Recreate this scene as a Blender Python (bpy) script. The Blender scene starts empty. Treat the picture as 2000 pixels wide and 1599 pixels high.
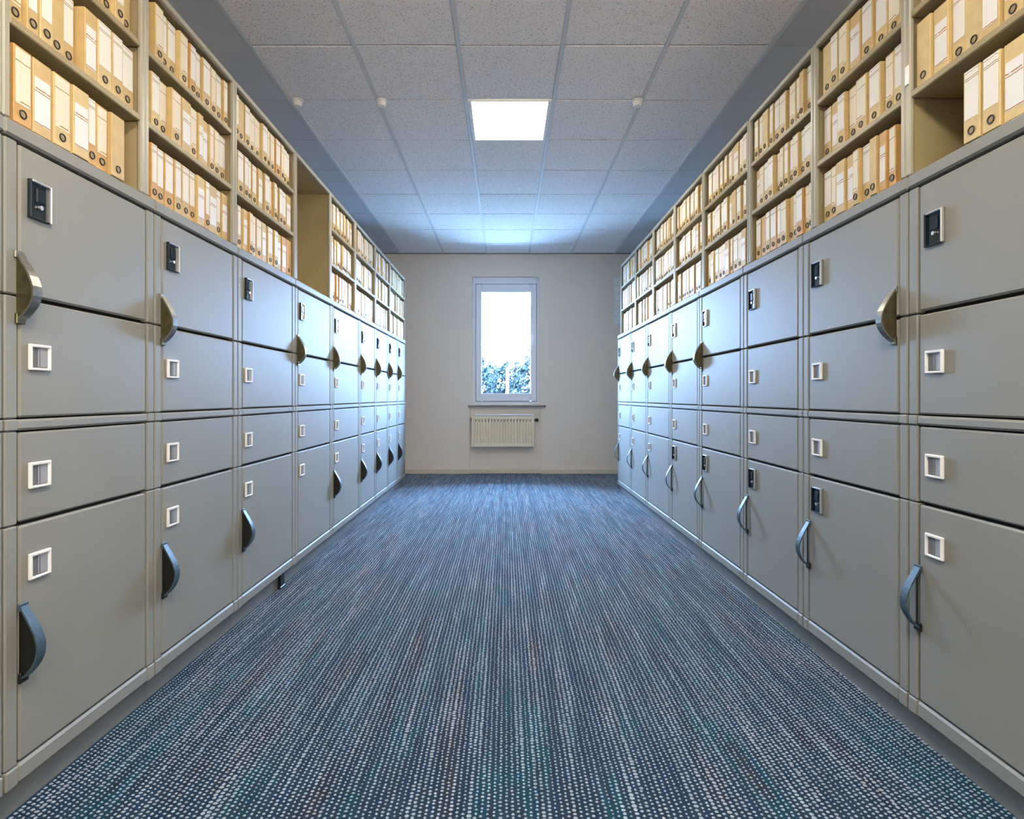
import bpy, bmesh, math, random
import numpy as np
from mathutils import Vector, Matrix

# ------------------------------------------------------------------ camera, world, light, exposure
SC = bpy.context.scene
COL = SC.collection
CAM_H = 1.06
F_PX = 1134.0                      # focal length in pixels of the 2000 x 1599 frame
cam_data = bpy.data.cameras.new('camera')
cam_data.sensor_width = 36.0
cam_data.lens = F_PX / 2000.0 * 36.0
cam_data.shift_x = 12.0 / 2000.0
cam_data.shift_y = -24.5 / 2000.0
cam_data.clip_start = 0.02
cam = bpy.data.objects.new('camera', cam_data)
cam.location = (0, 0, CAM_H)
cam.rotation_euler = (math.radians(90), 0, 0)
COL.objects.link(cam)
SC.camera = cam

SKY_COLOR = (0.36, 0.60, 1.0)
SKY_STRENGTH = 165.0
LAMP_COLOR = (1.0, 0.90, 0.75)
LAMP_STRENGTH = 50.0
EXPOSURE = 0.10

world = bpy.data.worlds.new('overcast_sky')
SC.world = world
world.use_nodes = True
bg = world.node_tree.nodes['Background']
bg.inputs['Color'].default_value = (*SKY_COLOR, 1)
bg.inputs['Strength'].default_value = SKY_STRENGTH
SC.view_settings.view_transform = 'Standard'
SC.view_settings.look = 'None'
SC.view_settings.gamma = 1.0
SC.view_settings.use_curve_mapping = False
SC.view_settings.exposure = EXPOSURE
SC.cycles.max_bounces = 10
SC.cycles.diffuse_bounces = 6
SC.cycles.transparent_max_bounces = 12
SC.cycles.sample_clamp_indirect = 8.0
SC.cycles.use_denoising = True

# a light portal in the window opening: it only tells the renderer where the daylight comes in
pd = bpy.data.lights.new('window_portal', 'AREA')
pd.shape = 'RECTANGLE'; pd.size = 0.80; pd.size_y = 1.62
pd.cycles.is_portal = True
po = bpy.data.objects.new('window_portal', pd)
po.location = (0.0, 8.16, 1.84)
po.rotation_euler = (math.radians(-90), 0, 0)     # faces into the room (-Y)
COL.objects.link(po)

# added unseen fill light behind the camera, warm and soft, to brighten the ceiling
rd = bpy.data.lights.new('near_room_fill', 'AREA')
rd.shape = 'RECTANGLE'; rd.size = 1.2; rd.size_y = 1.4; rd.energy = 125; rd.color = (1.0, 0.83, 0.68)
ro = bpy.data.objects.new('near_room_fill', rd)
ro.location = (1.4, -1.9, 1.75); ro.rotation_euler = (math.radians(142), 0, math.radians(34))      # faces +Y, up and a little to the left
COL.objects.link(ro)

# added lamp in place of ground-bounced daylight, brightens the ceiling through the window
gd = bpy.data.lights.new('ground_bounce_fill', 'AREA')
gd.shape = 'RECTANGLE'; gd.size = 7.0; gd.size_y = 2.6; gd.energy = 2000; gd.color = (0.36, 0.66, 1.0)
go = bpy.data.objects.new('ground_bounce_fill', gd)
go.location = (0, 9.75, 0.02)
go.rotation_euler = (math.radians(180), 0, 0)      # lies on the ground and shines up
COL.objects.link(go)

# ------------------------------------------------------------------ materials
def mat(name, color, rough=0.5, metal=0.0, spec=0.5, noise=0.0, nscale=8.0, bump=0.0, bscale=200.0):
    m = bpy.data.materials.new(name)
    m.use_nodes = True
    nt = m.node_tree
    b = nt.nodes['Principled BSDF']
    b.inputs['Base Color'].default_value = (*color, 1)
    b.inputs['Roughness'].default_value = rough
    b.inputs['Metallic'].default_value = metal
    b.inputs['Specular IOR Level'].default_value = spec
    tc = nt.nodes.new('ShaderNodeTexCoord')
    if noise > 0:
        n = nt.nodes.new('ShaderNodeTexNoise'); n.inputs['Scale'].default_value = nscale; n.inputs['Detail'].default_value = 4
        nt.links.new(tc.outputs['Object'], n.inputs['Vector'])
        mr = nt.nodes.new('ShaderNodeMapRange')
        mr.inputs['From Min'].default_value = 0.3; mr.inputs['From Max'].default_value = 0.7
        mr.inputs['To Min'].default_value = 1 - noise; mr.inputs['To Max'].default_value = 1 + noise
        nt.links.new(n.outputs['Fac'], mr.inputs['Value'])
        mx = nt.nodes.new('ShaderNodeMix'); mx.data_type = 'RGBA'; mx.blend_type = 'MULTIPLY'
        mx.inputs['Factor'].default_value = 1
        mx.inputs['A'].default_value = (*color, 1)
        nt.links.new(mr.outputs['Result'], mx.inputs['B'])
        nt.links.new(mx.outputs['Result'], b.inputs['Base Color'])
    if bump > 0:
        n2 = nt.nodes.new('ShaderNodeTexNoise'); n2.inputs['Scale'].default_value = bscale
        nt.links.new(tc.outputs['Object'], n2.inputs['Vector'])
        bp = nt.nodes.new('ShaderNodeBump'); bp.inputs['Strength'].default_value = bump; bp.inputs['Distance'].default_value = 0.002
        nt.links.new(n2.outputs['Fac'], bp.inputs['Height'])
        nt.links.new(bp.outputs['Normal'], b.inputs['Normal'])
    return m

M = {}
M['paint'] = mat('grey_locker_paint', (0.268, 0.266, 0.238), 0.54, spec=0.35, noise=0.03, nscale=3, bump=0.04, bscale=350)
M['frame'] = mat('grey_frame_paint', (0.268, 0.268, 0.244), 0.54, spec=0.35, noise=0.03, nscale=6)
M['inside'] = mat('gap_shade_dark', (0.022, 0.021, 0.019), 0.8)  # near-black: the shade inside door and tile gaps is put into this colour
M['plinth'] = mat('plinth_paint', (0.20, 0.20, 0.185), 0.5, noise=0.08, nscale=9)
M['post'] = mat('shelf_post_paint', (0.38, 0.36, 0.28), 0.42, noise=0.05, nscale=8)
M['tan'] = mat('tan_shelf_paint', (0.37, 0.30, 0.165), 0.5, noise=0.06, nscale=7)
M['chrome'] = mat('chrome', (0.80, 0.80, 0.80), 0.30, metal=0.9)
M['navy'] = mat('dark_glossy_plastic', (0.012, 0.022, 0.032), 0.16)
M['whiteplastic'] = mat('white_plastic', (0.90, 0.89, 0.87), 0.35)
M['slotgrey'] = mat('grey_card', (0.17, 0.18, 0.20), 0.5)
M['slotlight'] = mat('pale_card', (0.36, 0.39, 0.44), 0.5)
M['bronze'] = mat('dull_steel', (0.26, 0.25, 0.21), 0.32, metal=0.75, noise=0.2, nscale=60)
M['bronzedark'] = mat('dark_bronze', (0.13, 0.115, 0.06), 0.28, metal=0.7, noise=0.3, nscale=30)
M['leather'] = mat('slate_blue_strap', (0.045, 0.085, 0.115), 0.42, noise=0.25, nscale=90, bump=0.2, bscale=600)
M['black'] = mat('black_rubber', (0.008, 0.009, 0.008), 0.45)
M['wall'] = mat('cream_wall_paint', (0.80, 0.73, 0.64), 0.75, noise=0.015, nscale=2, bump=0.05, bscale=300)
M['sidewall'] = mat('side_wall_paint', (0.55, 0.54, 0.52), 0.8, noise=0.02, nscale=2)
M['border'] = mat('border_panel_paint', (0.50, 0.54, 0.60), 0.6, noise=0.03, nscale=3)
M['tee'] = mat('ceiling_tee_enamel', (0.60, 0.64, 0.68), 0.45)
M['base'] = mat('baseboard_paint', (0.70, 0.62, 0.50), 0.5, noise=0.03, nscale=6)
M['pvc'] = mat('blue_lit_white_plastic', (0.78, 0.84, 0.91), 0.35)  # white plastic with the blue daylight glow put into its colour
M['gasket'] = mat('grey_gasket', (0.16, 0.19, 0.23), 0.6)
M['sill'] = mat('grey_stone_sill', (0.22, 0.20, 0.19), 0.5, noise=0.25, nscale=40)
M['rad'] = mat('cream_radiator_enamel', (0.82, 0.74, 0.55), 0.4, noise=0.04, nscale=12)
M['radtop'] = mat('white_radiator_grille', (0.78, 0.80, 0.82), 0.4)
M['lampframe'] = mat('white_lamp_frame', (0.8, 0.8, 0.8), 0.4)
M['bindertan'] = mat('tan_binder_board', (0.62, 0.45, 0.20), 0.55, noise=0.10, nscale=25)
M['binderpale'] = mat('pale_binder_board', (0.68, 0.52, 0.25), 0.55, noise=0.10, nscale=25)
M['binderorange'] = mat('orange_tan_binder_board', (0.64, 0.38, 0.13), 0.55, noise=0.12, nscale=25)
M['paper'] = mat('paper_block', (0.70, 0.62, 0.46), 0.8, noise=0.15, nscale=120)
M['hole'] = mat('finger_hole_black', (0.012, 0.010, 0.007), 0.6)
M['ringmetal'] = mat('ring_metal', (0.42, 0.38, 0.30), 0.25, metal=1.0)
M['ringdark'] = mat('dark_ring_metal', (0.035, 0.030, 0.022), 0.3, metal=0.4)
M['ringinside'] = mat('ring_inside', (0.36, 0.29, 0.17), 0.6)
M['ground'] = mat('pale_bounce_ground', (0.60, 0.60, 0.60), 0.9, noise=0.1, nscale=2)  # ground out of view, made pale to bounce daylight up to the ceiling
M['hill'] = mat('pale_hill', (0.55, 0.60, 0.62), 0.9, noise=0.2, nscale=0.3)
M['leaf'] = mat('blue_green_leaf', (0.0040, 0.0085, 0.0085), 0.6, spec=0.10, noise=0.5, nscale=6)
M['leafpale'] = mat('pale_leaf', (0.03, 0.035, 0.04), 0.7, spec=0.2)  # paler leaves mixed at random into the shrub foliage
M['stem'] = mat('shrub_stem', (0.02, 0.02, 0.018), 0.8)
M['whitepost'] = mat('white_post_paint', (0.6, 0.6, 0.6), 0.6)

def label_material(name, paper, ink, lines):
    """white spine paper with a few printed rules and scribbles; flat print"""
    m = mat(name, paper, 0.6)
    nt = m.node_tree; b = nt.nodes['Principled BSDF']
    tc = nt.nodes.new('ShaderNodeTexCoord')
    sep = nt.nodes.new('ShaderNodeSeparateXYZ')
    nt.links.new(tc.outputs['Generated'], sep.inputs[0])
    oi = nt.nodes.new('ShaderNodeObjectInfo')
    no = nt.nodes.new('ShaderNodeTexNoise'); no.noise_dimensions = '4D'
    no.inputs['Scale'].default_value = 3.0
    nt.links.new(tc.outputs['Generated'], no.inputs['Vector'])
    nt.links.new(oi.outputs['Random'], no.inputs['W'])
    def math_(op, a, bb):
        n = nt.nodes.new('ShaderNodeMath'); n.operation = op
        for i, v in enumerate((a, bb)):
            if isinstance(v, (int, float)): n.inputs[i].default_value = v
            else: nt.links.new(v, n.inputs[i])
        return n.outputs[0]
    wob = math_('MULTIPLY', math_('SUBTRACT', no.outputs['Fac'], 0.5), 0.05)
    z = math_('ADD', sep.outputs['Z'], wob)
    acc = None
    for zz, th in lines:
        d = math_('ABSOLUTE', math_('SUBTRACT', z, zz), 0.0)
        hit = math_('LESS_THAN', d, th)
        acc = hit if acc is None else math_('MAXIMUM', acc, hit)
    n3 = nt.nodes.new('ShaderNodeTexNoise'); n3.inputs['Scale'].default_value = 22
    nt.links.new(tc.outputs['Object'], n3.inputs['Vector'])
    fac = math_('MULTIPLY', acc, math_('GREATER_THAN', n3.outputs['Fac'], 0.36))
    mx = nt.nodes.new('ShaderNodeMix'); mx.data_type = 'RGBA'
    mx.inputs['A'].default_value = (*paper, 1); mx.inputs['B'].default_value = (*ink, 1)
    nt.links.new(fac, mx.inputs['Factor'])
    nt.links.new(mx.outputs['Result'], b.inputs['Base Color'])
    return m
M['label_white'] = label_material('white_spine_paper', (0.86, 0.83, 0.77), (0.30, 0.19, 0.08), [(0.80, 0.008), (0.84, 0.008), (0.955, 0.006)])
M['label_cream'] = label_material('cream_spine_paper', (0.83, 0.75, 0.60), (0.36, 0.20, 0.07), [(0.77, 0.009), (0.05, 0.012)])
M['label_grey'] = label_material('grey_white_spine_paper', (0.84, 0.83, 0.81), (0.42, 0.16, 0.05), [(0.70, 0.010), (0.76, 0.014), (0.03, 0.012)])

def emit(name, color, strength):
    m = bpy.data.materials.new(name); m.use_nodes = True
    nt = m.node_tree; nt.nodes.clear()
    e = nt.nodes.new('ShaderNodeEmission'); e.inputs[0].default_value = (*color, 1); e.inputs[1].default_value = strength
    o = nt.nodes.new('ShaderNodeOutputMaterial'); nt.links.new(e.outputs[0], o.inputs[0])
    return m
M['lamp'] = emit('lit_lamp_diffuser', LAMP_COLOR, LAMP_STRENGTH)

def glass():
    m = bpy.data.materials.new('window_glass'); m.use_nodes = True
    nt = m.node_tree; nt.nodes.clear()
    t = nt.nodes.new('ShaderNodeBsdfTransparent'); t.inputs[0].default_value = (0.96, 0.98, 1, 1)
    g = nt.nodes.new('ShaderNodeBsdfGlossy'); g.inputs['Roughness'].default_value = 0.02
    fr = nt.nodes.new('ShaderNodeFresnel'); fr.inputs[0].default_value = 1.25
    mx = nt.nodes.new('ShaderNodeMixShader'); o = nt.nodes.new('ShaderNodeOutputMaterial')
    nt.links.new(fr.outputs[0], mx.inputs[0]); nt.links.new(t.outputs[0], mx.inputs[1]); nt.links.new(g.outputs[0], mx.inputs[2])
    nt.links.new(mx.outputs[0], o.inputs[0])
    return m
M['glass'] = glass()

def tile_material():
    m = mat('mineral_fibre_tile', (0.60, 0.585, 0.57), 0.85)
    nt = m.node_tree; b = nt.nodes['Principled BSDF']
    tc = nt.nodes.new('ShaderNodeTexCoord'); oi = nt.nodes.new('ShaderNodeObjectInfo')
    mp = nt.nodes.new('ShaderNodeVectorMath'); mp.operation = 'ADD'
    cmb = nt.nodes.new('ShaderNodeVectorMath'); cmb.operation = 'SCALE'
    cmb.inputs[0].default_value = (13.1, 7.7, 3.3)
    nt.links.new(oi.outputs['Random'], cmb.inputs['Scale'])
    nt.links.new(tc.outputs['Object'], mp.inputs[0]); nt.links.new(cmb.outputs[0], mp.inputs[1])
    # short dark fissures and pin holes
    warp = nt.nodes.new('ShaderNodeTexNoise'); warp.inputs['Scale'].default_value = 30
    nt.links.new(mp.outputs[0], warp.inputs['Vector'])
    ws = nt.nodes.new('ShaderNodeVectorMath'); ws.operation = 'SCALE'; ws.inputs['Scale'].default_value = 0.022
    nt.links.new(warp.outputs['Color'], ws.inputs[0])
    ad = nt.nodes.new('ShaderNodeVectorMath'); ad.operation = 'ADD'
    nt.links.new(mp.outputs[0], ad.inputs[0]); nt.links.new(ws.outputs[0], ad.inputs[1])
    v = nt.nodes.new('ShaderNodeTexVoronoi'); v.inputs['Scale'].default_value = 62
    nt.links.new(ad.outputs[0], v.inputs['Vector'])
    r1 = nt.nodes.new('ShaderNodeMapRange'); r1.inputs['From Min'].default_value = 0.13; r1.inputs['From Max'].default_value = 0.27
    nt.links.new(v.outputs['Distance'], r1.inputs['Value'])
    n = nt.nodes.new('ShaderNodeTexNoise'); n.inputs['Scale'].default_value = 75; n.inputs['Detail'].default_value = 3
    nt.links.new(mp.outputs[0], n.inputs['Vector'])
    r2 = nt.nodes.new('ShaderNodeMapRange'); r2.inputs['From Min'].default_value = 0.30; r2.inputs['From Max'].default_value = 0.52
    r2.inputs['To Min'].default_value = 0.86
    nt.links.new(n.outputs['Fac'], r2.inputs['Value'])
    mu = nt.nodes.new('ShaderNodeMath'); mu.operation = 'MULTIPLY'
    r1.inputs['To Min'].default_value = 0.46
    nt.links.new(r1.outputs['Result'], mu.inputs[0]); nt.links.new(r2.outputs['Result'], mu.inputs[1])
    mx = nt.nodes.new('ShaderNodeMix'); mx.data_type = 'RGBA'; mx.blend_type = 'MULTIPLY'; mx.inputs['Factor'].default_value = 1
    mx.inputs['A'].default_value = (0.90, 0.885, 0.90, 1)
    nt.links.new(mu.outputs[0], mx.inputs['B']); nt.links.new(mx.outputs['Result'], b.inputs['Base Color'])
    bp = nt.nodes.new('ShaderNodeBump'); bp.inputs['Strength'].default_value = 0.35; bp.inputs['Distance'].default_value = 0.002
    nt.links.new(mu.outputs[0], bp.inputs['Height']); nt.links.new(bp.outputs['Normal'], b.inputs['Normal'])
    return m
M['tile'] = tile_material()

def streak_nodes(nt, sx, sy, seed):
    tc = nt.nodes.new('ShaderNodeTexCoord')
    mp = nt.nodes.new('ShaderNodeMapping')
    mp.inputs['Scale'].default_value = (sx, sy, 1); mp.inputs['Location'].default_value = (seed, seed * 1.7, 0)
    nt.links.new(tc.outputs['Object'], mp.inputs['Vector'])
    n = nt.nodes.new('ShaderNodeTexNoise'); n.inputs['Scale'].default_value = 1.0; n.inputs['Detail'].default_value = 3
    nt.links.new(mp.outputs[0], n.inputs['Vector'])
    return n
def carpet_material(name, stops, rough):
    m = mat(name, (0.03, 0.05, 0.08), rough, spec=0.15)
    nt = m.node_tree; b = nt.nodes['Principled BSDF']
    n = streak_nodes(nt, 9, 1.3, 3.1)
    cr = nt.nodes.new('ShaderNodeValToRGB')
    el = cr.color_ramp.elements
    el[0].position, el[0].color = stops[0][0], (*stops[0][1], 1)
    el[1].position, el[1].color = stops[-1][0], (*stops[-1][1], 1)
    for p, c in stops[1:-1]:
        e = el.new(p); e.color = (*c, 1)
    nt.links.new(n.outputs['Fac'], cr.inputs['Fac'])
    n2 = streak_nodes(nt, 60, 3.5, 9.4)
    mr = nt.nodes.new('ShaderNodeMapRange'); mr.inputs['From Min'].default_value = 0.3; mr.inputs['From Max'].default_value = 0.7
    mr.inputs['To Min'].default_value = 0.75; mr.inputs['To Max'].default_value = 1.2
    nt.links.new(n2.outputs['Fac'], mr.inputs['Value'])
    mx = nt.nodes.new('ShaderNodeMix'); mx.data_type = 'RGBA'; mx.blend_type = 'MULTIPLY'; mx.inputs['Factor'].default_value = 1
    nt.links.new(cr.outputs['Color'], mx.inputs['A']); nt.links.new(mr.outputs['Result'], mx.inputs['B'])
    nt.links.new(mx.outputs['Result'], b.inputs['Base Color'])
    return m
M['carpet'] = carpet_material('dark_blue_carpet_ground', [
    (0.22, (0.026, 0.028, 0.038)), (0.33, (0.016, 0.028, 0.048)), (0.46, (0.011, 0.034, 0.068)), (0.53, (0.018, 0.036, 0.062)),
    (0.61, (0.008, 0.048, 0.078)), (0.68, (0.016, 0.030, 0.052)), (0.80, (0.028, 0.030, 0.040))], 0.95)
M['loops'] = carpet_material('pale_carpet_loops', [
    (0.22, (0.33, 0.35, 0.39)), (0.45, (0.33, 0.38, 0.45)), (0.55, (0.28, 0.37, 0.46)), (0.78, (0.34, 0.37, 0.42))], 0.9)

# ------------------------------------------------------------------ mesh helpers
class MB:
    """collects simple shapes into one mesh"""
    def __init__(s):
        s.v = []; s.f = []; s.mi = []; s.sm = []
    def add(s, vs, fs, m=0, smooth=False):
        o = len(s.v)
        s.v += [tuple(p) for p in vs]
        s.f += [tuple(i + o for i in f) for f in fs]
        s.mi += [m] * len(fs); s.sm += [smooth] * len(fs)
    def box(s, x0, x1, y0, y1, z0, z1, m=0):
        x0, x1 = min(x0, x1), max(x0, x1); y0, y1 = min(y0, y1), max(y0, y1); z0, z1 = min(z0, z1), max(z0, z1)
        s.add([(x0, y0, z0), (x1, y0, z0), (x1, y1, z0), (x0, y1, z0), (x0, y0, z1), (x1, y0, z1), (x1, y1, z1), (x0, y1, z1)],
              [(0, 3, 2, 1), (4, 5, 6, 7), (0, 1, 5, 4), (1, 2, 6, 5), (2, 3, 7, 6), (3, 0, 4, 7)], m)
    def cbox(s, x0, x1, y0, y1, z0, z1, c=0.003, m=0):
        """box with chamfered edges"""
        x0, x1 = min(x0, x1), max(x0, x1); y0, y1 = min(y0, y1), max(y0, y1); z0, z1 = min(z0, z1), max(z0, z1)
        c = min(c, (x1 - x0) * .45, (y1 - y0) * .45, (z1 - z0) * .45)
        X = (x0, x1); Y = (y0, y1); Z = (z0, z1); idx = {}; vs = []
        for i in (0, 1):
            for j in (0, 1):
                for k in (0, 1):
                    sx = c if i == 0 else -c; sy = c if j == 0 else -c; sz = c if k == 0 else -c
                    for a, p in (('x', (X[i], Y[j] + sy, Z[k] + sz)), ('y', (X[i] + sx, Y[j], Z[k] + sz)), ('z', (X[i] + sx, Y[j] + sy, Z[k]))):
                        idx[(i, j, k, a)] = len(vs); vs.append(p)
        g = lambda i, j, k, a: idx[(i, j, k, a)]
        fs = []
        for i in (0, 1):
            q = [g(i, 0, 0, 'x'), g(i, 1, 0, 'x'), g(i, 1, 1, 'x'), g(i, 0, 1, 'x')]; fs.append(q if i else q[::-1])
        for j in (0, 1):
            q = [g(0, j, 0, 'y'), g(0, j, 1, 'y'), g(1, j, 1, 'y'), g(1, j, 0, 'y')]; fs.append(q if j else q[::-1])
        for k in (0, 1):
            q = [g(0, 0, k, 'z'), g(1, 0, k, 'z'), g(1, 1, k, 'z'), g(0, 1, k, 'z')]; fs.append(q if k else q[::-1])
        ctr = Vector(((x0 + x1) / 2, (y0 + y1) / 2, (z0 + z1) / 2))
        def fix(q):
            p = [Vector(vs[t]) for t in q]
            n = (p[1] - p[0]).cross(p[2] - p[0])
            mid = sum(p, Vector()) / len(p)
            return q if n.dot(mid - ctr) > 0 else q[::-1]
        for i in (0, 1):
            for j in (0, 1):
                fs.append(fix([g(i, j, 0, 'x'), g(i, j, 1, 'x'), g(i, j, 1, 'y'), g(i, j, 0, 'y')]))
                fs.append(fix([g(i, 0, j, 'x'), g(i, 1, j, 'x'), g(i, 1, j, 'z'), g(i, 0, j, 'z')]))
                fs.append(fix([g(0, i, j, 'y'), g(1, i, j, 'y'), g(1, i, j, 'z'), g(0, i, j, 'z')]))
                for k in (0, 1):
                    fs.append(fix([g(i, j, k, 'x'), g(i, j, k, 'y'), g(i, j, k, 'z')]))
        s.add(vs, fs, m)
    def tube(s, p0, p1, r, n=10, m=0, r1=None, cap=True):
        p0 = Vector(p0); p1 = Vector(p1); d = (p1 - p0).normalized()
        a = d.orthogonal().normalized(); b = d.cross(a); r1 = r if r1 is None else r1
        vs = []
        for p, rr in ((p0, r), (p1, r1)):
            for i in range(n):
                t = 2 * math.pi * i / n
                vs.append(p + a * math.cos(t) * rr + b * math.sin(t) * rr)
        fs = [(i, (i + 1) % n, n + (i + 1) % n, n + i) for i in range(n)]
        s.add(vs, fs, m, True)
        if cap:
            s.add(vs[:n], [tuple(range(n))[::-1]], m); s.add(vs[n:], [tuple(range(n))], m)
    def torus(s, c, ax1, ax2, R, r, n=14, k=6, m=0):
        c = Vector(c); a = Vector(ax1); b = Vector(ax2); w = a.cross(b); vs = []; fs = []
        for i in range(n):
            t = 2 * math.pi * i / n; rad = a * math.cos(t) + b * math.sin(t)
            for j in range(k):
                u = 2 * math.pi * j / k
                vs.append(c + rad * (R + r * math.cos(u)) + w * (r * math.sin(u)))
        for i in range(n):
            for j in range(k):
                fs.append((i * k + j, ((i + 1) % n) * k + j, ((i + 1) % n) * k + (j + 1) % k, i * k + (j + 1) % k))
        s.add(vs, fs, m, True)
    def disc(s, c, ax1, ax2, R, n=14, m=0):
        c = Vector(c); a = Vector(ax1); b = Vector(ax2)
        s.add([c + a * math.cos(2 * math.pi * i / n) * R + b * math.sin(2 * math.pi * i / n) * R for i in range(n)], [tuple(range(n))], m)
    def mesh(s, name, mats):
        me = bpy.data.meshes.new(name)
        me.from_pydata(s.v, [], s.f)
        for mm in (mats if isinstance(mats, (list, tuple)) else [mats]):
            me.materials.append(mm)
        me.polygons.foreach_set('material_index', s.mi)
        me.polygons.foreach_set('use_smooth', s.sm)
        bm = bmesh.new(); bm.from_mesh(me)
        bmesh.ops.recalc_face_normals(bm, faces=bm.faces)
        bm.to_mesh(me); bm.free()
        me.update()
        return me
    def build(s, name, mats, parent=None, loc=(0, 0, 0)):
        return link(name, s.mesh(name, mats), parent, loc)

def link(name, me, parent=None, loc=(0, 0, 0)):
    o = bpy.data.objects.new(name, me); COL.objects.link(o)
    o.parent = parent; o.location = loc
    return o
def thing(name, label, cat, loc=(0, 0, 0), group=None):
    o = bpy.data.objects.new(name, None); COL.objects.link(o)
    o.empty_display_size = 0.1; o.location = loc
    return tag(o, label, cat, group)
def tag(o, label, cat, group=None):
    o['label'] = label; o['category'] = cat
    if group: o['group'] = group
    return o
def struct(o, label=None):
    o['kind'] = 'structure'
    if label: o['label'] = label
    return o

ORD = ['first', 'second', 'third', 'fourth', 'fifth', 'sixth', 'seventh', 'eighth', 'ninth', 'tenth', 'eleventh',
       'twelfth', 'thirteenth', 'fourteenth', 'fifteenth', 'sixteenth', 'seventeenth', 'eighteenth']

# ------------------------------------------------------------------ room dimensions
H_CEIL = 3.036
Y_END, Y_NEAR = 8.0, -2.3
X_WALL = 1.92
XL, XR = 1.229, 1.258              # faces of the two locker rows
# ---- floor: carpet ground plus its loops
mb = MB(); mb.box(-X_WALL, X_WALL, Y_NEAR, Y_END + 0.3, -0.10, 0.0)
floor = struct(mb.build('floor', M['carpet']), 'dark blue and charcoal loop carpet with pale dotted rows')
def carpet_loops():
    px, py = 0.0158, 0.0142
    xs = np.arange(-X_WALL + 0.01, X_WALL - 0.01, px); ys = np.arange(1.05, Y_END - 0.03, py)
    gx, gy = np.meshgrid(xs, ys)
    rng = np.random.default_rng(5)
    col = np.arange(gx.shape[1])[None, :]
    gy = gy + (col % 2) * py * 0.5 + rng.normal(0, 0.0009, gy.shape)
    gx = gx + rng.normal(0, 0.0008, gx.shape)
    gx = gx.ravel(); gy = gy.ravel()
    colw = np.repeat(rng.uniform(0.8, 1.15, gx.size // len(ys))[None, :], len(ys), 0).ravel()
    # loops grow and shrink along the rows so the rows break up into streaks
    ph = np.repeat(rng.uniform(0, 6.28, len(xs))[None, :], len(ys), 0).ravel()
    colw *= 1 + 0.16 * np.sin(gy * 5.1 + ph) + 0.10 * np.sin(gy * 13.7 + 2 * ph)
    rx = 0.0047 * colw * rng.uniform(0.8, 1.2, gx.size); ry = 0.0042 * colw * rng.uniform(0.8, 1.2, gx.size)
    keep = ((gx > -XL - 0.028) | (gy > 7.09)) & ((gx < XR + 0.028) | (gy > 6.53)) & (gy < Y_END - 0.022)
    gx, gy, rx, ry = gx[keep], gy[keep], rx[keep], ry[keep]
    n = gx.size; k = 6
    ang = np.arange(k) * 2 * np.pi / k
    V = np.zeros((n, k + 1, 3), np.float32)
    V[:, :k, 0] = gx[:, None] + rx[:, None] * np.cos(ang); V[:, :k, 1] = gy[:, None] + ry[:, None] * np.sin(ang)
    V[:, :k, 2] = 0.0004
    V[:, k, 0] = gx; V[:, k, 1] = gy; V[:, k, 2] = 0.0036
    i = np.arange(k)
    T = np.stack([i, (i + 1) % k, np.full(k, k)], 1)
    Fc = (T[None] + (np.arange(n) * (k + 1))[:, None, None]).reshape(-1)
    me = bpy.data.meshes.new('carpet_loops')
    me.vertices.add(n * (k + 1)); me.vertices.foreach_set('co', V.ravel())
    nf = n * k
    me.loops.add(nf * 3); me.loops.foreach_set('vertex_index', Fc.astype(np.int32))
    me.polygons.add(nf); me.polygons.foreach_set('loop_start', np.arange(nf, dtype=np.int32) * 3)
    me.polygons.foreach_set('use_smooth', np.ones(nf, bool))
    me.materials.append(M['loops']); me.update(calc_edges=True)
    o = link('carpet_loops', me, floor); o['kind'] = 'stuff'; o['label'] = 'pale raised loops of the carpet in long rows'
carpet_loops()

# ---- walls
WX0, WX1, WZ0, WZ1 = -0.466, 0.459, 0.954, 2.718
NX0, NX1, NZ1 = -0.501, 0.487, 0.930
mb = MB()
D = 0.30
mb.box(-X_WALL, NX0, Y_END, Y_END + D, 0, H_CEIL + 0.03)
mb.box(NX1, X_WALL, Y_END, Y_END + D, 0, H_CEIL + 0.03)
mb.box(NX0, WX0, Y_END, Y_END + D, NZ1, H_CEIL + 0.03)
mb.box(WX1, NX1, Y_END, Y_END + D, NZ1, H_CEIL + 0.03)
mb.box(WX0, WX1, Y_END, Y_END + D, WZ1, H_CEIL + 0.03)
mb.box(WX0, WX1, Y_END, Y_END + D, NZ1, WZ0)
mb.box(NX0, NX1, Y_END + 0.035, Y_END + D, 0, NZ1)
struct(mb.build('wall_far', M['wall']), 'cream end wall with the window and a shallow radiator niche')
for nm, x0, x1 in (('wall_left', -X_WALL - 0.2, -X_WALL), ('wall_right', X_WALL, X_WALL + 0.2)):
    mb = MB(); mb.box(x0, x1, Y_NEAR - 0.2, Y_END + D, -0.1, H_CEIL + 0.23); struct(mb.build(nm, M['sidewall']))
mb = MB(); mb.box(-X_WALL, X_WALL, Y_NEAR - 0.2, Y_NEAR, -0.1, H_CEIL + 0.03); struct(mb.build('wall_near', M['sidewall']))
# baseboards on the end wall, in three lengths
for nm, x0, x1, yy in (('baseboard_left', -X_WALL, NX0 - 0.006, Y_END), ('baseboard_center', NX0 + 0.006, NX1 - 0.006, Y_END + 0.035), ('baseboard_right', NX1 + 0.006, X_WALL, Y_END)):
    mb = MB(); mb.cbox(x0, x1, yy - 0.018, yy, 0, 0.068, 0.005); struct(mb.build(nm, M['base']))

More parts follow.
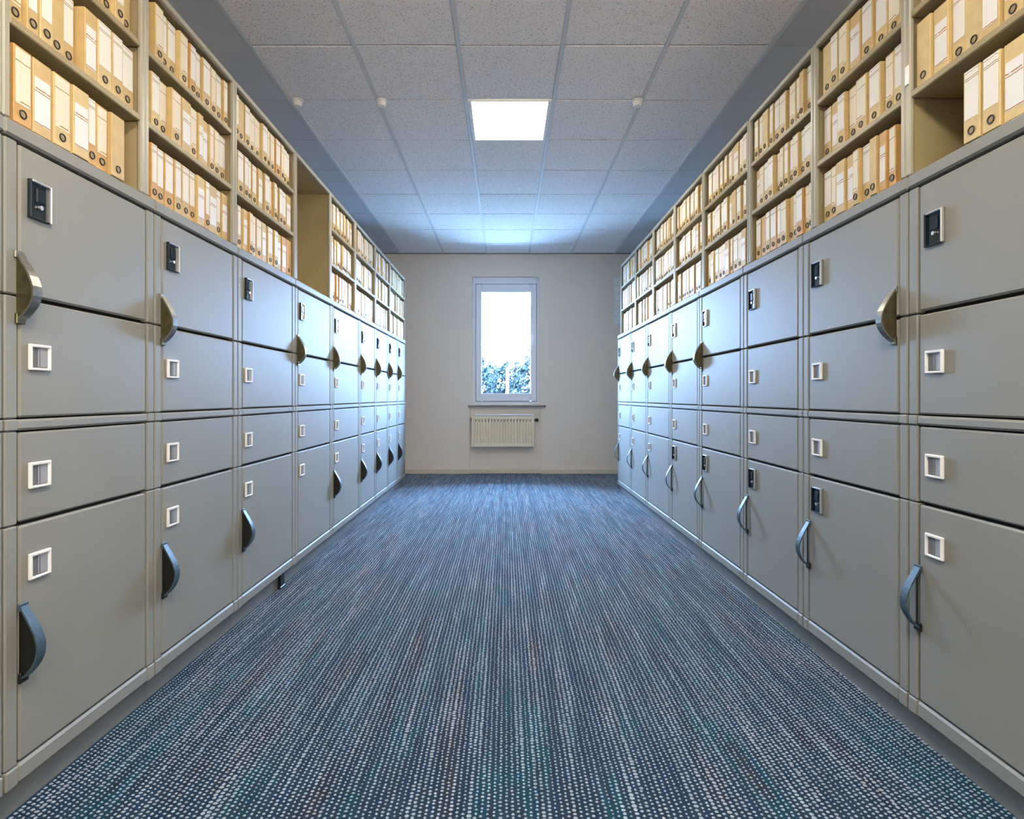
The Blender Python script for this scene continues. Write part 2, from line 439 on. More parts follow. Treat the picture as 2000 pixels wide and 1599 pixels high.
# ---- ceiling
mb = MB(); mb.box(-X_WALL, X_WALL, Y_NEAR - 0.2, Y_END + D, H_CEIL + 0.03, H_CEIL + 0.23)
ceiling = struct(mb.build('ceiling', M['inside']), 'suspended ceiling of speckled mineral tiles in a pale metal grid')
TW, TL, CX = 0.587, 0.60, 0.026
Y0 = 3.27
XB = [CX + (i - 2.5) * TW for i in range(6)]
LAMP_ROWS = (1, -5, -8)
def tile_mesh(w, l):
    mb = MB(); mb.cbox(-w / 2, w / 2, -l / 2, l / 2, 0, 0.018, 0.004); return mb.mesh('ceiling_tile', M['tile'])
tm = tile_mesh(TW - 0.020, TL - 0.011)
rng = random.Random(11)
for k in range(-9, 8):
    ya = Y0 + k * TL; yb = min(ya + TL, Y_END)
    if yb <= Y_NEAR or ya < Y_NEAR: continue
    me = tm if abs(yb - ya - TL) < 1e-6 else tile_mesh(TW - 0.020, yb - ya - 0.011)
    for c in range(5):
        if c == 2 and k in LAMP_ROWS: continue
        o = link('ceiling_tile', me, ceiling, ((XB[c] + XB[c + 1]) / 2, (ya + yb) / 2, H_CEIL + rng.uniform(0.0, 0.003)))
        o.rotation_euler = (rng.uniform(-0.006, 0.006), rng.uniform(-0.003, 0.003), math.pi * rng.randint(0, 1))
    for x0, x1 in ((-X_WALL, XB[0] - 0.012), (XB[5] + 0.012, X_WALL)):
        mb = MB(); mb.cbox(x0 + 0.002, x1, ya + 0.0015, yb - 0.0015, H_CEIL + 0.001, H_CEIL + 0.015, 0.002)
        mb.build('border_panel', M['border'], ceiling)
for x in XB:
    mb = MB(); mb.cbox(x - 0.012, x + 0.012, Y_NEAR, Y_END, H_CEIL - 0.003, H_CEIL + 0.028, 0.002)
    mb.build('grid_bar', M['tee'], ceiling)
# edge angle along the end wall
mb = MB(); mb.cbox(-X_WALL, X_WALL, Y_END - 0.014, Y_END, H_CEIL - 0.008, H_CEIL + 0.012, 0.002)
struct(mb.build('trim_1', M['gasket']), 'thin dark edge angle between ceiling and end wall')

# ---- ceiling lamps (the one in view and two more over the near end of the room)
lamp_labels = {1: 'square lit ceiling lamp panel, the only one before the window',
               -5: 'square lit ceiling lamp panel above the near lockers',
               -8: 'square lit ceiling lamp panel by the near wall'}
for k in LAMP_ROWS:
    ya = Y0 + k * TL
    t = thing('ceiling_lamp', lamp_labels[k], 'ceiling lamp', ((XB[2] + XB[3]) / 2, ya + TL / 2, H_CEIL), 'square ceiling lamps')
    w = TW / 2 - 0.012; l = TL / 2 - 0.003
    mb = MB()
    bw, bl = 0.026, 0.010
    mb.cbox(-w, -w + bw, -l, l, -0.004, 0.012, 0.002); mb.cbox(w - bw, w, -l, l, -0.004, 0.012, 0.002)
    mb.cbox(-w + bw, w - bw, -l, -l + bl, -0.004, 0.012, 0.002); mb.cbox(-w + bw, w - bw, l - bl, l, -0.004, 0.012, 0.002)
    mb.build('lamp_frame', M['lampframe'], t)
    mb = MB(); mb.box(-w + bw, w - bw, -l + bl, l - bl, -0.001, 0.008)
    mb.build('diffuser', M['lamp'], t)

# ---- smoke detectors at the grid crossings
for x, lb in ((-1.385, 'small white detector disc by the left border of the ceiling'),
              (-0.826, 'small white detector disc between the left border and the lit lamp'),
              (0.875, 'small white detector disc on the ceiling, right of the lit lamp')):
    t = thing('smoke_detector', lb, 'detector', (x, 3.862, H_CEIL - 0.003), 'white ceiling detectors')
    mb = MB(); mb.tube((0, 0, 0), (0, 0, -0.012), 0.036, 18); mb.build('mounting_plate', M['lampframe'], t)
    mb = MB(); mb.tube((0, 0, -0.012), (0, 0, -0.042), 0.031, 18, r1=0.025); mb.build('sensor_cap', M['whiteplastic'], t)

# ------------------------------------------------------------------ window
mb = MB()
yf = Y_END + 0.035
def ring(mb, x0, x1, z0, z1, wl, wr, wt, wb, y0, y1, c=0.004, m=0):
    mb.cbox(x0, x0 + wl, y0, y1, z0, z1, c, m); mb.cbox(x1 - wr, x1, y0, y1, z0, z1, c, m)
    mb.cbox(x0 + wl, x1 - wr, y0, y1, z1 - wt, z1, c, m); mb.cbox(x0 + wl, x1 - wr, y0, y1, z0, z0 + wb, c, m)
ring(mb, WX0, WX1, WZ0, WZ1, 0.058, 0.040, 0.105, 0.048, Y_END + 0.045, Y_END + 0.14)
win = struct(mb.build('window_1', M['pvc']), 'tall narrow white window in the end wall')
sx0, sx1, sz0, sz1 = WX0 + 0.050, WX1 - 0.034, WZ0 + 0.046, WZ1 - 0.098
mb = MB(); ring(mb, sx0, sx1, sz0, sz1, 0.080, 0.084, 0.112, 0.112, Y_END + 0.022, Y_END + 0.10, 0.010)
sash = mb.build('sash_frame', M['pvc'], win)
mb = MB(); ring(mb, sx0 - 0.006, sx1 + 0.006, sz0 - 0.006, sz1 + 0.006, 0.007, 0.007, 0.008, 0.007, Y_END + 0.036, Y_END + 0.05, 0.001)
mb.build('gasket', M['gasket'], win)
mb = MB(); mb.box(sx0 + 0.075, sx1 - 0.078, Y_END + 0.060, Y_END + 0.066, sz0 + 0.105, sz1 - 0.105)
mb.build('pane', M['glass'], win)
mb = MB()
hx = sx1 - 0.042; hz = 1.90
mb.cbox(hx - 0.014, hx + 0.014, Y_END + 0.010, Y_END + 0.023, hz - 0.035, hz + 0.035, 0.004)
mb.tube((hx, Y_END + 0.014, hz), (hx, Y_END - 0.030, hz), 0.009, 10)
mb.cbox(hx - 0.011, hx + 0.011, Y_END - 0.042, Y_END - 0.026, hz - 0.125, hz + 0.014, 0.005)
mb.build('window_handle', M['whiteplastic'], win)
mb = MB(); mb.cbox(-0.520, 0.548, Y_END - 0.045, Y_END + 0.04, 0.928, 0.947, 0.005)
mb.cbox(-0.520, -0.500, Y_END - 0.048, Y_END - 0.040, 0.918, 0.950, 0.002)
mb.cbox(0.528, 0.548, Y_END - 0.048, Y_END - 0.040, 0.918, 0.950, 0.002)
mb.build('window_sill', M['sill'], win)

# ------------------------------------------------------------------ radiator
rad = thing('radiator', 'cream fluted panel radiator hung in the niche under the window', 'radiator', (-0.042, Y_END, 0))
RX, RZ0, RZ1, RY0, RY1 = 0.425, 0.385, 0.800, -0.115, -0.055
mb = MB()
n = 22
prof = []
for i in range(n):
    a = -RX + 2 * RX * i / n; w = 2 * RX / n
    prof += [(a + w * 0.06, RY0 + 0.020), (a + w * 0.28, RY0), (a + w * 0.72, RY0), (a + w * 0.94, RY0 + 0.020)]
prof = [(-RX, RY0 + 0.004)] + prof + [(RX, RY0 + 0.004)]
zs = [RZ0, RZ0 + 0.045, RZ0 + 0.06, RZ1 - 0.05, RZ1 - 0.03, RZ1]
vs = []
for j, z in enumerate(zs):
    for x, y in prof:
        vs.append((x, y if 1 < j < 4 else RY0 + 0.002, z))
P = len(prof)
fs = [(j * P + i, j * P + i + 1, (j + 1) * P + i + 1, (j + 1) * P + i) for j in range(len(zs) - 1) for i in range(P - 1)]
mb.add(vs, fs, 0)
mb.box(-RX, RX, RY0 + 0.022, RY0 + 0.030, RZ0, RZ1)
mb.cbox(-RX, -RX + 0.012, RY0 + 0.004, RY1, RZ0, RZ1, 0.003); mb.cbox(RX - 0.012, RX, RY0 + 0.004, RY1, RZ0, RZ1, 0.003)
mb.build('front_panel', M['rad'], rad)
mb = MB()
mb.cbox(-RX + 0.035, RX - 0.005, RY0 + 0.004, RY1, RZ1 + 0.001, RZ1 + 0.026, 0.008)
for i in range(18):
    xx = -RX + 0.07 + i * 0.041
    mb.box(xx, xx + 0.022, RY0 + 0.015, RY1 - 0.010, RZ1 + 0.026, RZ1 + 0.029)
mb.build('top_grille', M['radtop'], rad)
mb = MB()
for i in range(18):
    xx = -RX + 0.055 + i * 0.0432
    mb.cbox(xx, xx + 0.008, RY0 - 0.002, RY0 + 0.004, RZ1 - 0.075, RZ1 - 0.045, 0.001)
o = mb.build('vent_slots', M['hole'], rad); o['kind'] = 'stuff'
mb = MB()
mb.tube((RX, -0.085, 0.745), (RX + 0.018, -0.085, 0.745), 0.010, 10)
mb.tube((RX + 0.018, -0.085, 0.745), (RX + 0.060, -0.085, 0.745), 0.026, 14, r1=0.020)
mb.tube((RX + 0.030, -0.085, 0.745), (RX + 0.030, 0.030, 0.745), 0.008, 10)
mb.build('thermostat_valve', M['black'], rad)
mb = MB(); mb.cbox(-RX - 0.022, -RX - 0.004, -0.10, 0.034, 0.735, 0.768, 0.003); mb.tube((-RX - 0.012, -0.10, 0.77), (-RX - 0.012, -0.10, 0.79), 0.004, 8)
mb.cbox(-RX - 0.006, -RX + 0.004, -0.10, -0.06, 0.74, 0.76, 0.001)
mb.build('wall_bracket', M['sill'], rad)
mb = MB(); mb.tube((RX - 0.03, -0.08, RZ0 + 0.004), (RX - 0.03, -0.08, RZ0 - 0.012), 0.008, 8); mb.build('drain_plug', M['ringmetal'], rad)
mb = MB(); mb.cbox(-0.30, -0.27, -0.06, 0.034, 0.5, 0.76, 0.003); mb.cbox(0.27, 0.30, -0.06, 0.034, 0.5, 0.76, 0.003)
mb.build('hanging_bracket', M['rad'], rad)

# ------------------------------------------------------------------ locker cabinets
GAP = 0.0075
Z_DOORS = [(0.139, 0.733), (0.743, 0.970), (1.008, 1.309), (1.320, 1.699)]
Z_POST = [(0.086, 0.134), (0.136, 0.736), (0.739, 0.973), (0.975, 1.004), (1.006, 1.312), (1.316, 1.702)]
LEFT_LOW = [0.82, 1.420, 2.03, 2.66, 3.385, 4.10, 4.88, 5.47, 6.05, 6.58, 7.08]
RIGHT_LOW = [0.55, 1.20, 1.815, 2.455, 3.07, 3.77, 4.44, 5.19, 5.85, 6.52]
POST_W = 0.040

def side_X(s, w):
    """world X of a point w metres in front of the locker face of side s (-1 left, +1 right)"""
    return -XL + w if s < 0 else XR - w

def bow_mesh(s, L, prot, web, strapmat, webmat):
    """bow handle; origin at its top end on the door face, local x is world x"""
    mb = MB(); sg = -s                       # +w direction in x
    N = 14; W = 0.013
    pts = []
    for i in range(N + 1):
        t = i / N
        p = prot * math.sin(math.pi * t ** 1.3) ** 0.82 if 0 < t < 1 else 0.0
        pts.append((p, -L * t))
    th = 0.0045
    vs = []; fs = []
    for i, (p, z) in enumerate(pts):
        a = pts[max(i - 1, 0)]; b = pts[min(i + 1, N)]
        tx, tz = b[0] - a[0], b[1] - a[1]; ln = math.hypot(tx, tz); nx, nz = -tz / ln, tx / ln
        wv = W * (0.85 + 0.25 * math.sin(math.pi * i / N))
        for y, q in ((-wv, 0), (wv, 0), (wv, th), (-wv, th)):
            vs.append((sg * (p + nx * q), y, z + nz * q))
    for i in range(N):
        for j in range(4):
            fs.append((i * 4 + j, i * 4 + (j + 1) % 4, (i + 1) * 4 + (j + 1) % 4, (i + 1) * 4 + j))
    fs += [(0, 1, 2, 3), (N * 4, N * 4 + 3, N * 4 + 2, N * 4 + 1)]
    mb.add(vs, fs, 0, False)
    mb.cbox(0, sg * 0.006, -0.016, 0.016, -0.014, 0.006, 0.002, 0)         # feet
    mb.cbox(0, sg * 0.008, -0.014, 0.014, -L - 0.010, -L + 0.016, 0.002, 1)
    if web:
        vs = []; fs = []
        rows = pts[1:N]
        for p, z in rows:
            vs += [(0, -0.008, z), (sg * max(p - 0.001, 0.001), -0.008, z), (sg * max(p - 0.001, 0.001), 0.008, z), (0, 0.008, z)]
        for i in range(len(rows) - 1):
            for j in range(4):
                fs.append((i * 4 + j, i * 4 + (j + 1) % 4, (i + 1) * 4 + (j + 1) % 4, (i + 1) * 4 + j))
        e = len(vs) - 4
        fs += [(0, 1, 2, 3), (e, e + 3, e + 2, e + 1)]
        mb.add(vs, fs, 1)
    else:
        mb.tube((sg * 0.007, 0, -0.012), (sg * 0.007, 0, -L + 0.01), 0.003, 6, 1)
    return mb.mesh('bow_handle', [strapmat, webmat])
def pocket_mesh(s):
    """dark recessed latch cup with a chrome lip; origin at its centre on the door face"""
    mb = MB(); sg = -s; w, h = 0.036, 0.050
    mb.cbox(0, sg * 0.003, -w, w, -h, h, 0.001, 1)
    t = 0.006
    mb.cbox(0, sg * 0.011, -w, -w + t, -h, h, 0.002, 0 if s > 0 else 1); mb.cbox(0, sg * 0.011, w - t, w, -h, h, 0.002, 1 if s > 0 else 0)
    mb.cbox(0, sg * 0.011, -w + t, w - t, h - t, h, 0.002, 0); mb.cbox(0, sg * 0.009, -w + t, w - t, -h, -h + 0.004, 0.001, 1)
    mb.cbox(0, sg * 0.009, -0.014, 0.014, -0.006, h - 0.016, 0.003, 1)   # latch tongue
    mb.tube((sg * 0.004, 0.0, -0.016), (sg * 0.010, 0.0, -0.016), 0.006, 10, 0)
    return mb.mesh('latch_pocket', [M['chrome'], M['navy']])
def holder_mesh(s):
    """white square card holder; origin at its centre on the door face"""
    mb = MB(); sg = -s; w, h = 0.035, 0.034
    mb.cbox(0, sg * 0.003, -w + 0.004, w - 0.004, -h + 0.004, h - 0.004, 0.001, 1)
    mb.cbox(0, sg * 0.0045, -0.004 if s < 0 else -w + 0.008, w - 0.008 if s < 0 else 0.004, -h + 0.009, h - 0.009, 0.001, 2)
    t = 0.0085
    mb.cbox(0, sg * 0.009, -w, -w + t, -h, h, 0.002, 0); mb.cbox(0, sg * 0.009, w - t, w, -h, h, 0.002, 0)
    mb.cbox(0, sg * 0.010, -w + t * .6, w - t * .6, h - t, h, 0.002, 0); mb.cbox(0, sg * 0.009, -w + t * .6, w - t * .6, -h, -h + t * .8, 0.002, 0)
    mb.cbox(0, sg * 0.0065, -0.003, 0.0, -h + 0.008, h - 0.008, 0.0005, 1)
    return mb.mesh('card_holder', [M['whiteplastic'], M['slotgrey'], M['slotlight']])
POCKET = {s: pocket_mesh(s) for s in (-1, 1)}
HOLDER = {s: holder_mesh(s) for s in (-1, 1)}
UPBOW = {-1: bow_mesh(-1, 0.168, 0.045, True, M['bronze'], M['bronzedark']), 1: bow_mesh(1, 0.172, 0.050, True, M['bronze'], M['bronzedark'])}
LOWBOW = {-1: bow_mesh(-1, 0.185, 0.047, True, M['leather'], M['black']), 1: bow_mesh(1, 0.185, 0.046, False, M['leather'], M['black'])}

def cabinet(s, ya, yb, label, door_top, door_low, up, low):
    """door_top / door_low: 'pocket' or 'holder'. up: None, 'lead' or 'tail' edge; low: None or 'lead'"""
    yc = (ya + yb) / 2
    t = thing('locker_cabinet', label, 'cabinet', (side_X(s, 0), yc, 0), 'grey locker cabinets in two rows')
    X = lambda w: -s * w
    a, b = ya - yc + 0.0005, yb - yc - 0.0005
    mb = MB(); mb.box(X(-0.60), X(-0.026), a, b, 0.085, 1.744); mb.build('carcass', M['inside'], t)
    mb = MB(); mb.box(X(-0.60), X(-0.030), a, b, 0.0, 0.085); mb.build('plinth', M['plinth'], t)
    for p0, p1 in ((a + 0.0028, a + POST_W), (b - POST_W, b - 0.0028)):
        for z0, z1 in Z_POST:
            mb = MB(); mb.cbox(X(-0.026), X(0.001 if z1 - z0 > 0.06 else 0.004), p0, p1, z0, z1, 0.0035)
            mb.build('post_section', M['frame'], t)
    ia, ib = a + POST_W + GAP, b - POST_W - GAP
    for nm, z0, z1 in (('bottom_rail', 0.086, 0.134), ('middle_rail', 0.975, 1.003)):
        mb = MB(); mb.cbox(X(-0.026), X(0.003), ia - GAP, ib + GAP, z0, z1, 0.006); mb.build(nm, M['frame'], t)
    mb = MB(); mb.cbox(X(-0.60), X(0.004), a, b, 1.708, 1.750, 0.006); mb.build('top_rail', M['frame'], t)
    lead = ia if s < 0 else ib; dl = 1 if s < 0 else -1     # lead = edge that stands left in the photo
    tail = ib if s < 0 else ia
    doors = []
    for i, (z0, z1) in enumerate(Z_DOORS):
        mb = MB(); mb.cbox(X(-0.020), X(0.0), ia, ib, z0, z1, 0.005)
        d = mb.build('door', M['paint'], t); doors.append(d)
        off = 0.058 if s < 0 else 0.068
        pz = {0: 0.622, 1: 0.857, 2: 1.163, 3: 1.572}[i]
        kind = {0: door_low, 1: 'holder', 2: 'holder', 3: door_top}[i]
        if i == 0 and kind == 'pocket': pz = 0.645
        if i == 3 and s > 0: pz = 1.555
        if kind == 'pocket': link('latch_pocket', POCKET[s], d, (0, lead + dl * off, pz))
        elif kind == 'holder': link('card_holder', HOLDER[s], d, (0, lead + dl * off, pz))
    if up:
        e = lead - dl * 0.004 if up == 'lead' else tail - dl * 0.014
        o = link('bow_handle', UPBOW[s], doors[3], (0, e, 1.422 if s < 0 else 1.410)); o['label'] = 'dull steel bow handle'
    if low:
        e = lead + dl * (0.006 if s < 0 else 0.0)
        o = link('bow_handle', LOWBOW[s], doors[0], (0, e, 0.532 if s < 0 else 0.545)); o['label'] = 'slate blue bow handle'
    return t
# (upper handle, lower handle, lower latch) of each cabinet from the front
L_SPEC = [('lead', 'lead'), ('lead', 'lead'), ('lead', 'lead'), (None, 'lead'), ('lead', None), ('lead', 'lead'), ('lead', 'lead'), ('lead', 'lead'), ('lead', 'lead'), ('lead', 'lead')]
def look(up, low):
    return {(1, 1): 'with upper and lower bow handles', (0, 1): 'with only a lower bow handle', (1, 0): 'with only an upper bow handle', (0, 0): 'without bow handles'}[(int(bool(up)), int(bool(low)))]
for i in range(len(LEFT_LOW) - 1):
    up, low = L_SPEC[i]
    lab = ('grey locker cabinet cut off at the left edge of the photo' if i == 0 else
           f'grey locker cabinet {look(up, low)}, {ORD[i - 1]} from front in left row' if i < 9 else
           'grey locker cabinet at the window end of the left row')
    cabinet(-1, LEFT_LOW[i], LEFT_LOW[i + 1], lab, 'pocket', 'holder', up, low)
R_SPEC = [(None, None, 'holder'), (None, 'lead', 'holder'), ('tail', 'lead', 'pocket'), (None, 'lead', 'pocket'), ('lead', 'lead', 'pocket'), ('lead', 'lead', 'pocket'),
          ('lead', 'lead', 'holder'), ('lead', 'lead', 'holder'), ('lead', 'lead', 'holder')]
for i in range(len(RIGHT_LOW) - 1):
    if i == 0: continue
    up, low, kl = R_SPEC[i]
    lab = (f'grey locker cabinet {look(up, low)}, {ORD[i - 1]} from front in right row' if i < 8 else
           'grey locker cabinet at the window end of the right row')
    cabinet(1, RIGHT_LOW[i], RIGHT_LOW[i + 1], lab, 'pocket', kl, up, low)
# black levelling foot peeping out of the plinth of the left row
t = thing('levelling_foot', 'black levelling foot at the plinth of the left row, below the third cabinet', 'foot', (side_X(-1, -0.016), 3.23, 0))
mb = MB(); mb.cbox(-0.012, 0.006, -0.035, 0.035, 0.0, 0.012, 0.003); mb.build('foot_pad', M['black'], t)
mb = MB(); mb.cbox(-0.011, 0.003, -0.028, 0.028, 0.012, 0.084, 0.003); mb.build('foot_block', M['black'], t)

# ------------------------------------------------------------------ open shelf units on top of the lockers
LEFT_SH = [0.82, 1.42, 1.98, 2.635, 3.40, 4.08, 4.755, 5.485, 6.17, 7.08]
RIGHT_SH = [1.20, 1.83, 2.378, 3.008, 3.71, 4.34, 4.97, 5.65, 6.36]
ZB, ZT = 1.751, 2.500
ROW_Z = [1.760, 2.013, 2.263]
SH_D = 0.36
def shelf_unit(s, ya, yb, label, empty=False):
    yc = (ya + yb) / 2
    t = thing('shelf_unit', label, 'shelf', (side_X(s, 0), yc, ZB), 'open shelf units on the lockers')
    X = lambda w: -s * w
    a, b = ya - yc + 0.0008, yb - yc - 0.0008; z = lambda v: v - ZB
    for p, q, fl in ((a, a + 0.012, 1), (b - 0.012, b, -1)):
        mb = MB(); mb.box(X(-SH_D), X(-0.016), p, q, 0, z(ZT), 0)
        f0, f1 = (a, a + 0.021) if fl > 0 else (b - 0.021, b)
        mb.cbox(X(-0.016), X(0.0), f0, f1, 0, z(ZT), 0.004, 1)
        mb.build('side_panel', [M['tan'], M['post']], t)
    ia, ib = a + 0.0125, b - 0.0125
    mb = MB(); mb.box(X(-SH_D - 0.008), X(-SH_D), a, b, 0, z(ZT)); mb.build('back_panel', M['tan'], t)
    mb = MB(); mb.box(X(-SH_D), X(-0.017), ia, ib, 0, z(1.758)); mb.build('bottom_panel', M['tan'], t)
    mb = MB(); mb.box(X(-SH_D), X(-0.018), ia, ib, z(2.478), z(ZT), 0); mb.cbox(X(-0.018), X(0.001), a + 0.0215, b - 0.0215, z(2.476), z(ZT), 0.003, 1)
    mb.build('top_panel', [M['tan'], M['post']], t)
    if not empty:
        for zz in (2.012, 2.262):
            mb = MB(); mb.cbox(X(-SH_D), X(-0.003), ia + 0.0095, ib - 0.0095, z(zz - 0.022), z(zz), 0.003); mb.build('shelf_board', M['tan'], t)
    return t
for i in range(len(LEFT_SH) - 1):
    lab = ('tan shelf unit cut off at the left edge of the photo' if i == 0 else
           'empty tan shelf unit without boards, fourth from the front in the left row' if i == 4 else
           f'tan steel shelf unit full of binders, {ORD[i - 1]} from the front in the left row')
    shelf_unit(-1, LEFT_SH[i], LEFT_SH[i + 1], lab, i == 4)
for i in range(len(RIGHT_SH) - 1):
    lab = ('tan shelf unit with an empty corner below, first from the front in the right row' if i == 0 else
           f'tan steel shelf unit full of binders, {ORD[i]} from the front in the right row')
    u = shelf_unit(1, RIGHT_SH[i], RIGHT_SH[i + 1], lab)
    if i == 0:
        mb = MB(); yy = (RIGHT_SH[1] - RIGHT_SH[0]) / 2
        mb.cbox(-0.0035, -0.0005, yy - 0.020, yy - 0.003, 0.285, 0.345, 0.0008)
        o = mb.build('post_label', M['whiteplastic'], u); o['label'] = 'small white label on the shelf post'

# ------------------------------------------------------------------ binders
B_H, B_D = 0.198, 0.27
BODY = {'tan': M['bindertan'], 'pale': M['binderpale'], 'orange': M['binderorange']}
LAB = {'white': M['label_white'], 'cream': M['label_cream'], 'grey': M['label_grey']}
WIDTHS = [0.036, 0.044, 0.050, 0.056, 0.062]
mesh_cache = {}
def binder_shape(mb, s, w, dx=0, dy=0, dz=0, lo=False, m0=0, m1=1):
    """cover boards and spine; spine front at local x=0 facing the aisle"""
    sg = s
    x = lambda d: dx + sg * d
    h = B_H
    mb.cbox(x(0), x(0.004), dy - w / 2, dy + w / 2, dz, dz + h, 0.0015, m0)
    mb.box(x(0.004), x(B_D), dy - w / 2, dy - w / 2 + 0.003, dz, dz + h, m0)
    mb.box(x(0.004), x(B_D), dy + w / 2 - 0.003, dy + w / 2, dz, dz + h, m0)
    mb.box(x(0.012), x(B_D - 0.012), dy - w / 2 + 0.004, dy + w / 2 - 0.004, dz + 0.004, dz + h - 0.012, m1)
LABEL_Z = {'white': (0.062, 0.196), 'cream': (0.050, 0.192), 'grey': (0.026, 0.150)}
def body_mesh(s, w, c):
    k = ('b', s, w, c)
    if k not in mesh_cache:
        mb = MB(); binder_shape(mb, s, w); mesh_cache[k] = mb.mesh('binder', [BODY[c], M['paper']])
    return mesh_cache[k]
def label_mesh(s, w, c):
    k = ('l', s, w, c)
    if k not in mesh_cache:
        mb = MB(); z0, z1 = LABEL_Z[c]; mb.box(0.0002 * s, -0.0008 * s, -w / 2 + 0.005, w / 2 - 0.005, z0, z1)
        mesh_cache[k] = mb.mesh('spine_label', LAB[c])
    return mesh_cache[k]
def ring_mesh(s):
    k = ('r', s)
    if k not in mesh_cache:
        mb = MB()
        mb.disc((-0.0006 * s, 0, 0), (0, 1, 0), (0, 0, 1), 0.0095, 14, 1)
        mb.torus((-0.001 * s, 0, 0), (0, 1, 0), (0, 0, 1), 0.0100, 0.0021, 16, 6, 0)
        mesh_cache[k] = mb.mesh('finger_ring', [M['ringdark'], M['ringinside']])
    return mesh_cache[k]

rows = []          # every binder of the two rows
PXF = lambda s, y: 988 + s * (XL if s < 0 else XR) * F_PX / y
for s, sh in ((-1, LEFT_SH), (1, RIGHT_SH)):
    for i in range(len(sh) - 1):
        if s < 0 and i == 4: continue
        for r in range(3):
            rng = random.Random(1000 * (s + 2) + 31 * i + r)
            far = sh[i + 1] - 0.030; near = sh[i] + 0.028
            if s > 0 and i == 0 and r == 0: far = 1.622
            if s < 0 and r == 0 and i in (1, 2): far -= 0.05 if i == 1 else 0.0
            y = far - rng.uniform(0.0, 0.014); n = 0
            wide = 1 if (s > 0 and i == 0) else 0
            while True:
                w = rng.choice(WIDTHS[2:] if wide else (WIDTHS if sh[i] < 4.2 else WIDTHS[1:]))
                if y - w < near: break
                yc = y - w / 2
                d = dict(s=s, bay=i, row=r, n=n, y=yc, w=w, inset=rng.uniform(0.010, 0.030) if r else rng.uniform(0.012, 0.026),
                         body=rng.choices(['tan', 'pale', 'orange'], [5, 3, 3 if r == 0 else 0.15])[0],
                         lab=rng.choices(['white', 'cream', 'grey', None], [6, 2.5, 5 if r == 0 else 1.0, 0.7])[0])
                # in the frame? test the foot of the spine
                px = PXF(s, yc); py = 775 - (ROW_Z[r] - CAM_H) * F_PX / yc
                d['show'] = -40 < px < 2040 and py > -60
                d['area'] = abs(PXF(s, yc - w / 2) - PXF(s, yc + w / 2)) * B_H * F_PX / yc if (0 < px < 2000 and py > 0) else 0.0
                if d['show']: rows.append(d)
                n += 1
                y -= w + (rng.uniform(0.002, 0.007) if rng.random() > 0.07 else rng.uniform(0.012, 0.03))
rows.sort(key=lambda d: -d['area'])
ROWNAME = ['bottom', 'middle', 'top']
LOOKS = {'white': 'with white label', 'cream': 'with cream label', 'grey': 'with low white label', None: 'with bare spine'}
BODYNAME = {'tan': 'tan', 'pale': 'pale tan', 'orange': 'orange-tan'}
mass = MB()
for j, d in enumerate(rows):
    s = d['s']
    x = side_X(s, -d['inset']); z = ROW_Z[d['row']]
    if j < 300:
        o = link('binder', body_mesh(s, d['w'], d['body']), None, (x, d['y'], z))
        bayname = ('cut-off left bay' if d['bay'] == 0 else f"{ORD[d['bay'] - 1]} left bay") if s < 0 else f"{ORD[d['bay']]} right bay"
        tag(o, f"{BODYNAME[d['body']]} binder {LOOKS[d['lab']]}, {ORD[d['n']]} from far divider, {ROWNAME[d['row']]} shelf, {bayname}", 'binder',
            f"binders in the {'left' if s < 0 else 'right'} shelves")
        if d['lab']:
            link('spine_label', label_mesh(s, d['w'], d['lab']), o)
        if d['lab'] != 'grey':
            link('finger_ring', ring_mesh(s), o, (0, 0, 0.028))
    else:
        binder_shape(mass, s, d['w'], x, d['y'], z, m0={'tan': 0, 'pale': 1, 'orange': 2}[d['body']], m1=3)
        if d['lab']:
            z0, z1 = LABEL_Z[d['lab']]
            mass.box(x, x - 0.0008 * s, d['y'] - d['w'] / 2 + 0.005, d['y'] + d['w'] / 2 - 0.005, z + z0, z + z1, 4)
if mass.v:
    o = mass.build('distant_binders', [M['bindertan'], M['binderpale'], M['binderorange'], M['paper'], M['whiteplastic']])
    o['kind'] = 'stuff'; o['label'] = 'rows of distant tan binders with white labels near the window end'
print('binders', len(rows))

# ------------------------------------------------------------------ small card rack on the end wall by the right row
t = thing('card_rack', 'small wall rack of white cards beside the right shelves', 'rack', (1.535, Y_END, 2.05))
mb = MB(); mb.cbox(-0.05, 0.05, -0.012, 0.0, 0.0, 0.66, 0.002); mb.build('back_strip', M['pvc'], t)
for k in range(6):
    mb = MB(); zz = 0.02 + k * 0.106
    mb.cbox(-0.046, 0.046, -0.020, -0.012, zz, zz + 0.086 + 0.006 * (k % 2), 0.002); mb.build('card', M['whiteplastic'], t)

# ------------------------------------------------------------------ outdoors, seen through the window
mb = MB(); mb.box(-30, 30, Y_END + D + 0.02, 80, -0.35, -0.05)
struct(mb.build('ground', M['ground']), 'unseen ground outside the window, kept pale to bounce daylight')
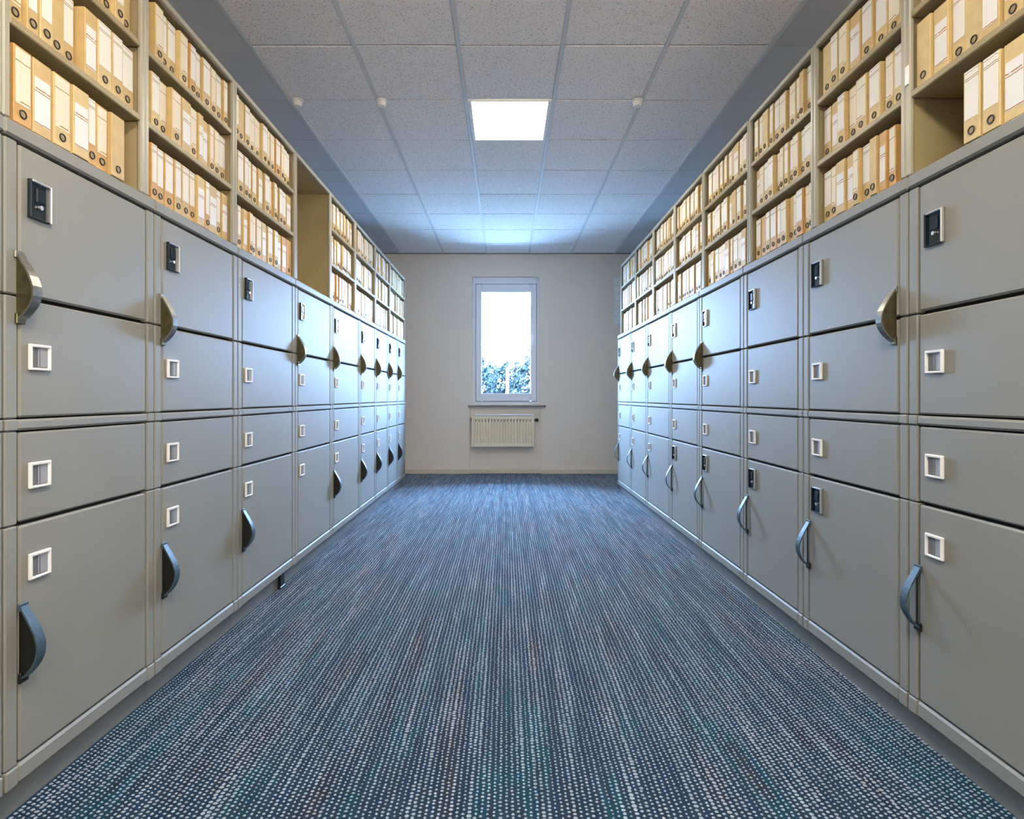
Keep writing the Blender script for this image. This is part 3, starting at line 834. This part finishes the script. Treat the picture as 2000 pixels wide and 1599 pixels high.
# a low pale hill far behind
vs = []; fs = []; nx, ny = 24, 5
rng = random.Random(3)
for j in range(ny):
    for i in range(nx):
        X = -30 + 60 * i / (nx - 1); Y = 42 + 24 * j / (ny - 1)
        zz = (4.4 + 0.5 * math.sin(i * 0.7) + 0.4 * math.sin(i * 1.9 + 1)) * math.sin(math.pi * 0.5 * min(1, j / 2.0)) if j else -0.06
        vs.append((X, Y, zz))
for j in range(ny - 1):
    for i in range(nx - 1):
        fs.append((j * nx + i, j * nx + i + 1, (j + 1) * nx + i + 1, (j + 1) * nx + i))
mb = MB(); mb.add(vs, fs, 0, True); struct(mb.build('hill', M['hill']), 'pale hazy hill on the horizon')
def leaf_mesh(seed, rx, ry, rz, n, size):
    r = random.Random(seed); mb = MB()
    for _ in range(n):
        while True:
            p = Vector((r.uniform(-1, 1), r.uniform(-1, 1), r.uniform(-1, 1)))
            if p.length <= 1: break
        if r.random() < 0.6: p = p.normalized() * r.uniform(0.75, 1.0)
        lump = 1 + 0.18 * math.sin(p.x * 7 + seed) * math.cos(p.z * 6 + seed)
        c = Vector((p.x * rx * lump, p.y * ry, rz + p.z * rz * lump))
        u = Vector((r.gauss(0, 1), r.gauss(0, 1), r.gauss(0, 1))).normalized(); v = u.orthogonal().normalized()
        w = u.cross(v); L = size * r.uniform(0.6, 1.3)
        a = c + v * L; b = c - v * L
        mb.add([a, c + w * L * 0.45 + u * L * 0.15, b, c - w * L * 0.45 + u * L * 0.15], [(0, 1, 2, 3)], 1 if r.random() < 0.10 else 0)
    return mb
for i, (X, Y, rx, rz, lb) in enumerate([
        (-0.62, 12.0, 0.50, 0.93, 'dense bluish shrub outside the window, left of the white post'),
        (-0.06, 13.1, 0.45, 0.84, 'lower bluish shrub outside the window, behind the white post'),
        (0.50, 12.0, 0.48, 0.90, 'bushy bluish shrub outside the window, right of the white post'),
        (1.25, 13.2, 0.60, 0.95, 'bluish shrub outside, hidden mostly by the right window jamb'),
        (-1.55, 13.2, 0.60, 0.98, 'bluish shrub outside, hidden mostly by the left window jamb')]):
    t = thing('shrub', lb, 'shrub', (X, Y, -0.05), 'shrubs outside the window')
    leaf_mesh(i + 5, rx, 0.45, rz + 0.11, 3200, 0.06).build('foliage', [M['leaf'], M['leafpale']], t)['kind'] = 'stuff'
    mb = MB()
    rr = random.Random(i)
    for q in range(5):
        mb.tube((rr.uniform(-.05, .05), rr.uniform(-.05, .05), 0), (rr.uniform(-rx, rx) * .6, rr.uniform(-.2, .2), rz * 1.5), 0.014, 6, r1=0.005)
    mb.build('stem', M['stem'], t)
t = thing('garden_post', 'slim white post standing between the shrubs outside the window', 'post', (0.030, 11.2, -0.05))
mb = MB(); mb.cbox(-0.030, 0.030, -0.03, 0.03, 0, 1.62, 0.004); mb.build('post_shaft', M['whitepost'], t)
mb = MB(); mb.cbox(-0.036, 0.036, -0.036, 0.036, 1.62, 1.65, 0.004); mb.build('post_cap', M['whitepost'], t)
